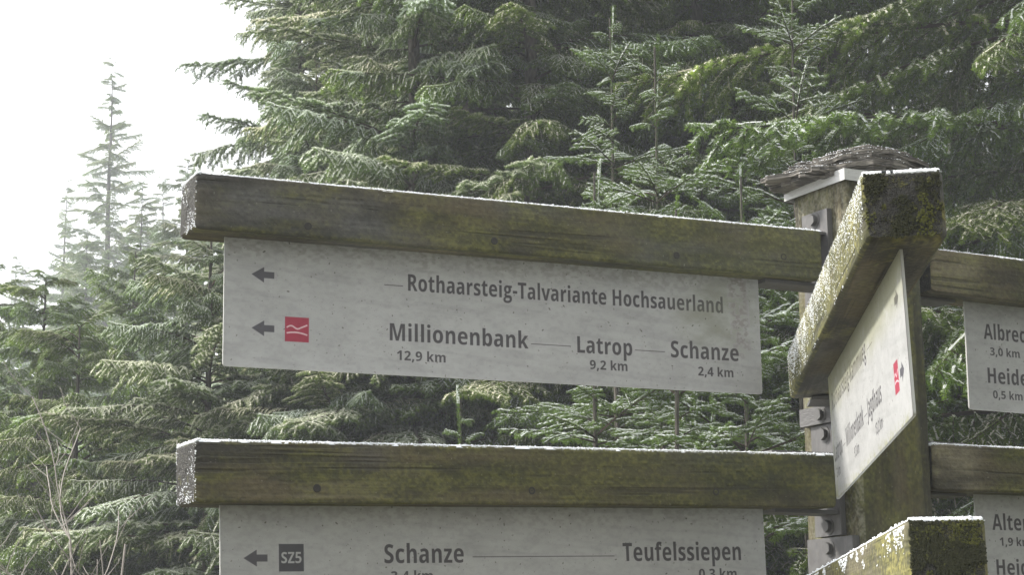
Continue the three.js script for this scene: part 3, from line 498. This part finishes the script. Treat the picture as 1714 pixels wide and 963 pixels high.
spruce({ x: px(345, 9.8), z: -9.8, H: 4.0, R: 1.5, r: 0.05, set: 'rimyGlare', seed: 17, label: 'low frosted spruce behind the left ends of the arms', group: G1, y0: 0.9, step: 0.085, pow: 0.55 });
spruce({ x: px(520, 11.0), z: -11.0, H: 5.2, R: 1.6, r: 0.06, set: 'rimyGlare', seed: 18, label: 'medium spruce showing between the two left-hand arms', group: G1, y0: 0.9, step: 0.1, pow: 0.6 });
spruce({ x: px(60, 12), z: -12, H: 4.15, R: 1.5, r: 0.05, set: 'green', seed: 19, label: 'low green spruce behind the bare shrub', group: G1, y0: 0.9, step: 0.09, pow: 0.55 });
spruce({ x: px(215, 14), z: -14, H: 4.75, R: 1.6, r: 0.06, set: 'green', seed: 20, label: 'dark low spruce under the tall misty spire', group: G1, y0: 0.9, step: 0.1, pow: 0.6 });
spruce({ x: px(-60, 15), z: -15, H: 5.0, R: 1.6, r: 0.06, set: 'green', seed: 21, label: 'low green spruce with drooping boughs past the thin red twigs', group: G1, y0: 0.9, step: 0.1, pow: 0.6 });
spruce({ x: px(400, 15.5), z: -15.5, H: 5.3, R: 1.5, r: 0.06, set: 'rimyGlare', seed: 22, label: 'pale spruce top beside the hazy end of the forest edge', group: G1, y0: 0.9, step: 0.12, pow: 0.7 });
// smaller ones standing between, in front of the big trunks
[[690, 9.7, 8.6, 'rimyGlare', 'slim frosted spruce before the drooping spruce'], [495, 12.2, 6.4, 'rimyGlare', 'slim pale spruce whose top clears the upper arm by the white sky'], [890, 9.5, 8.8, 'frosty', 'bushy spruce left of the two tallest young leaders'], [1190, 10.2, 9.2, 'green', 'bushy green spruce between the young leaders and the stone'], [560, 9.4, 3.7, 'rimyGlare', 'short bushy spruce seen through the gap between the left-hand arms'], [1000, 9.2, 3.6, 'frosty', 'short bushy spruce under the right half of the upper sign'], [120, 10.2, 3.5, 'frosty', 'short bushy spruce behind the forked grey stems']].forEach(([p, d, H, st, label], i) => spruce({ x: px(p, d), z: -d, H, R: 1.35, r: 0.06, set: st, seed: 130 + i, label, group: G1, y0: 1.0, step: 0.1, pow: 0.55 }));
// misty ones
[[130, 37, 10.3, 'misty broad spruce low beside the slender spire'], [222, 34, 10.4, 'misty broad spruce nearest the hazy end tree'], [25, 40, 10.2, 'misty broad spruce past the shorter misty spruce']].forEach(([p, d, H, label], i) => spruce({ x: px(p, d), z: -d, H, R: 2.6, r: 0.12, set: 'thin', seed: 150 + i, label, group: G2, thin: 1, nb: 6, step: 0.17, pow: 0.7, y0: 2 }));
spruce({ x: px(300, 21), z: -21, H: 7.3, R: 1.7, r: 0.08, set: 'rimyGlare', seed: 23, label: 'pale frosted spruce filling the sky gap left of the hazy end tree', group: G1, y0: 2, step: 0.13, pow: 0.75 });
spruce({ x: px(165, 43), z: -43, H: 15.7, R: 4.6, r: 0.2, set: 'thin', seed: 31, label: 'slender misty spruce spire standing alone against white sky', group: G2, thin: 1, nb: 6, step: 0.22, pow: 1.0, gap: 0.25, y0: 3 });
spruce({ x: px(92, 50), z: -50, H: 14.6, R: 4.4, r: 0.17, set: 'thin', seed: 32, label: 'shorter misty spruce beside the slender spire', group: G2, thin: 1, nb: 6, step: 0.22, pow: 0.9, gap: 0.3, y0: 3 });
spruce({ x: px(258, 48), z: -48, H: 14.2, R: 3.4, r: 0.16, set: 'thin', seed: 33, label: 'misty spruce top between the slender spire and the forest edge', group: G2, thin: 1, nb: 6, step: 0.22, pow: 0.9, gap: 0.3, y0: 3 });
spruce({ x: px(10, 58), z: -58, H: 14.5, R: 3, r: 0.17, set: 'thin', seed: 34, label: 'faint misty spruce half hidden by the green low spruce', group: G2, thin: 1, nb: 6, step: 0.22, pow: 0.9, gap: 0.3, y0: 3 });
spruce({ x: px(205, 62), z: -62, H: 15, R: 3.2, r: 0.17, set: 'thin', seed: 35, label: 'faint broad misty spruce right behind the slender spire', group: G2, thin: 1, nb: 6, step: 0.22, pow: 0.8, gap: 0.2, y0: 3 });
// second row
[[735, 17, 'frosty', 15, 'second-row spruce filling the gap behind the hazy end tree'], [800, 18, 'frosty', 17, 'second-row spruce behind the frosted drooping spruce'], [1010, 17, 'green', 16, 'second-row spruce behind the two tallest young leaders'], [1240, 17, 'green', 17, 'second-row spruce between the bare trunk and the stone'], [1500, 15.5, 'green', 16, 'second-row spruce above the forward arm'], [1720, 13, 'green', 16, 'second-row spruce deep behind the right-hand signs']].forEach(([p, d, st, H, label], i) => spruce({ x: px(p, d), z: -d, H, R: 2.3, r: 0.1, set: st, seed: 50 + i, label, group: G3, step: 0.24 }));
// spruces to the side, outside the picture: they shade the arms from the right
[[4.6, -5.2, 'grown spruce beside the free ends of the right-hand arms'], [5.2, -1.6, 'grown spruce across the path from the right-hand signs'], [4.4, 2.4, 'grown spruce opposite the signpost beyond the path'], [1.2, 6.5, 'tall spruce standing alone facing the signpost'], [6.5, 5.5, 'spruce deep in the wood facing the signpost'], [-2.6, 8, 'spruce at the open end of the wood facing the signpost'], [8, -2, 'spruce deep in the wood beside the right-hand arms']].forEach(([x, z, label], i) => spruce({ x, z, H: 13 + i * 0.6, R: 2.4, r: 0.105, set: 'green', seed: 70 + i, label, group: G4, step: 0.26 }));

// young spruces with upright leaders
function youngSpruce(o) {
  const t = new THREE.Group(); t.name = numbered('young_spruce'); t.position.set(o.x, 0, o.z); scene.add(t); t.userData = { label: o.label, category: 'tree', group: 'young spruces in front of the forest edge' };
  const R = rngOf(o.seed), H = o.H;
  const tg = trunkGeo(H, o.r || 0.015, o.seed); mesh('trunk', tg, barkMat, t); t.rotation.z = (R() - 0.5) * 0.05;
  const S = new Spray(o.seed + 5, { ...GREEN, frost: 0.5, dens: 760, nw: 0.0032, nl: 0.0175 }); S.shoot(curve(V3(0, H - 0.36, 0), V3(0, 1, 0), 0.39, 5, 0, 0, R), 1200, 0.016, true); S.shoot(curve(V3(0, H - 1.2, 0), V3(0, 1, 0), 0.86, 8, 0, 0, rngOf(o.seed + 9)).map(p => p.set(p.x * 0.1, p.y, p.z * 0.1)), 520, 0.014, false);
  const ld = mesh('leader', S.geo(), needleMat, t); ld.position.set(0, 0, 0);
  let az = R() * 6.28;
  for (let y = H - 0.12; y > (o.y0 || 0.9); ) {
    const below = H - y, whorl = Math.floor(below / 0.36) !== Math.floor((below + 0.07) / 0.36), n = whorl ? 5 : 2;
    for (let k = 0; k < n; k++) {
      az += whorl ? 1.2566 + 0.3 * (R() - 0.5) : 2.4;
      if (R() < 0.04) continue;
      const len = whorl ? Math.min(o.R, 0.12 + 0.42 * below) * (0.6 + 0.6 * R()) : Math.min(0.26, 0.09 + 0.13 * below) * (0.6 + 0.6 * R());
      const el = (whorl ? 0.6 - 0.55 * Math.min(1, below / 1.4) : 0.35 * R() - 0.05) + (R() - 0.5) * 0.4, s = len / 0.6;
      const b = mesh('branch', youngSet[Math.floor(R() * youngSet.length)], needleMat, t); const w = Math.max(s, 0.55 * s + 0.4); b.scale.set(s, w, Math.min(w, s * 1.6)); b.position.set(0, y + (R() - 0.5) * 0.06, 0); b.rotation.set((R() - 0.5) * 0.5, az, el, 'YZX');
    }
    y -= 0.07 + 0.03 * R();
  }
  return t;
}
youngSpruce({ x: px(1090, 7.6), z: -7.6, H: 4.13, R: 0.55, seed: 811, y0: 2.2, label: 'young spruce with the tallest straight bare-stemmed leader before the trunk' });
youngSpruce({ x: px(1040, 8.3), z: -8.3, H: 4.5, R: 0.6, seed: 812, y0: 2.2, label: 'young spruce whose leader reaches up behind the straightest leader' });
youngSpruce({ x: px(978, 7.2), z: -7.2, H: 3.5, R: 0.5, seed: 813, y0: 2.0, label: 'small young spruce with its tip just above the upper arm' });
youngSpruce({ x: px(1118, 6.8), z: -6.8, H: 3.25, R: 0.5, seed: 814, y0: 1.9, label: 'small bright young spruce peeping over the upper arm near the post' });
youngSpruce({ x: px(1230, 7.3), z: -7.3, H: 3.5, R: 0.55, seed: 815, y0: 2.0, label: 'young spruce between the upper arm and the post' });
youngSpruce({ x: px(1322, 8.4), z: -8.4, H: 4.7, R: 0.7, seed: 816, y0: 2.2, label: 'young spruce with frosted side branches above the stone' });
youngSpruce({ x: px(760, 8), z: -8, H: 2.75, R: 0.6, seed: 817, y0: 1.8, label: 'young spruce tip showing in the gap under the upper sign' });

// bare shrub with frosted twigs
function bareShrub(x, z, seed, label, H) {
  const t = new THREE.Group(); t.name = numbered('bare_shrub'); t.position.set(x, 0, z); scene.add(t); t.userData = { label, category: 'shrub', group: 'bare frosted shrubs' };
  const R = rngOf(seed), twigs = [];
  const grow = (p, d, len, r, lvl, out) => { const n = 6, pts = [p.clone()], dd = d.clone(); for (let i = 0; i < n; i++) { dd.add(V3((R() - 0.5) * 0.3, 0.04, (R() - 0.5) * 0.3)).normalize(); pts.push(pts[i].clone().addScaledVector(dd, len / n)); }
    out.push([pts, r]); if (lvl > 0) for (let k = 0; k < (lvl > 1 ? 6 : 5); k++) { const i = lvl > 1 ? 3 + Math.floor(R() * 4) : 1 + Math.floor(R() * 6), a = V3(R() - 0.5, 0.25 * R(), R() - 0.5).normalize().multiplyScalar(1.3); grow(pts[i], dd.clone().multiplyScalar(0.8).add(a).normalize(), len * (0.2 + 0.2 * R()), r * 0.55, lvl - 1, out); } };
  const mat = new THREE.MeshStandardMaterial({ color: new THREE.Color().setRGB(0.3, 0.27, 0.24), roughness: 0.9 });
  for (let b = 0; b < 3; b++) { const out = []; grow(V3((R() - 0.5) * 0.1, 0, (R() - 0.5) * 0.1), V3((R() - 0.5) * 0.1, 1, (R() - 0.5) * 0.1).normalize(), H * (0.8 + 0.25 * R()), 0.0065, 2, out);
    const gs = out.map(([pts, r]) => new THREE.TubeGeometry(new THREE.CatmullRomCurve3(pts), 8, Math.max(0.0014, r * 0.8), 5)); mesh('stem', mergeGeometries(gs), mat, t); }
}
bareShrub(px(190, 8.6), -8.6, 96, 'bare frosted shrub with forked grey stems before the low spruces', 2.2);
bareShrub(px(45, 8.2), -8.2, 93, 'thin reddish bare twigs at the foot of the green low spruce', 1.75);

renderer.render(scene, camera);
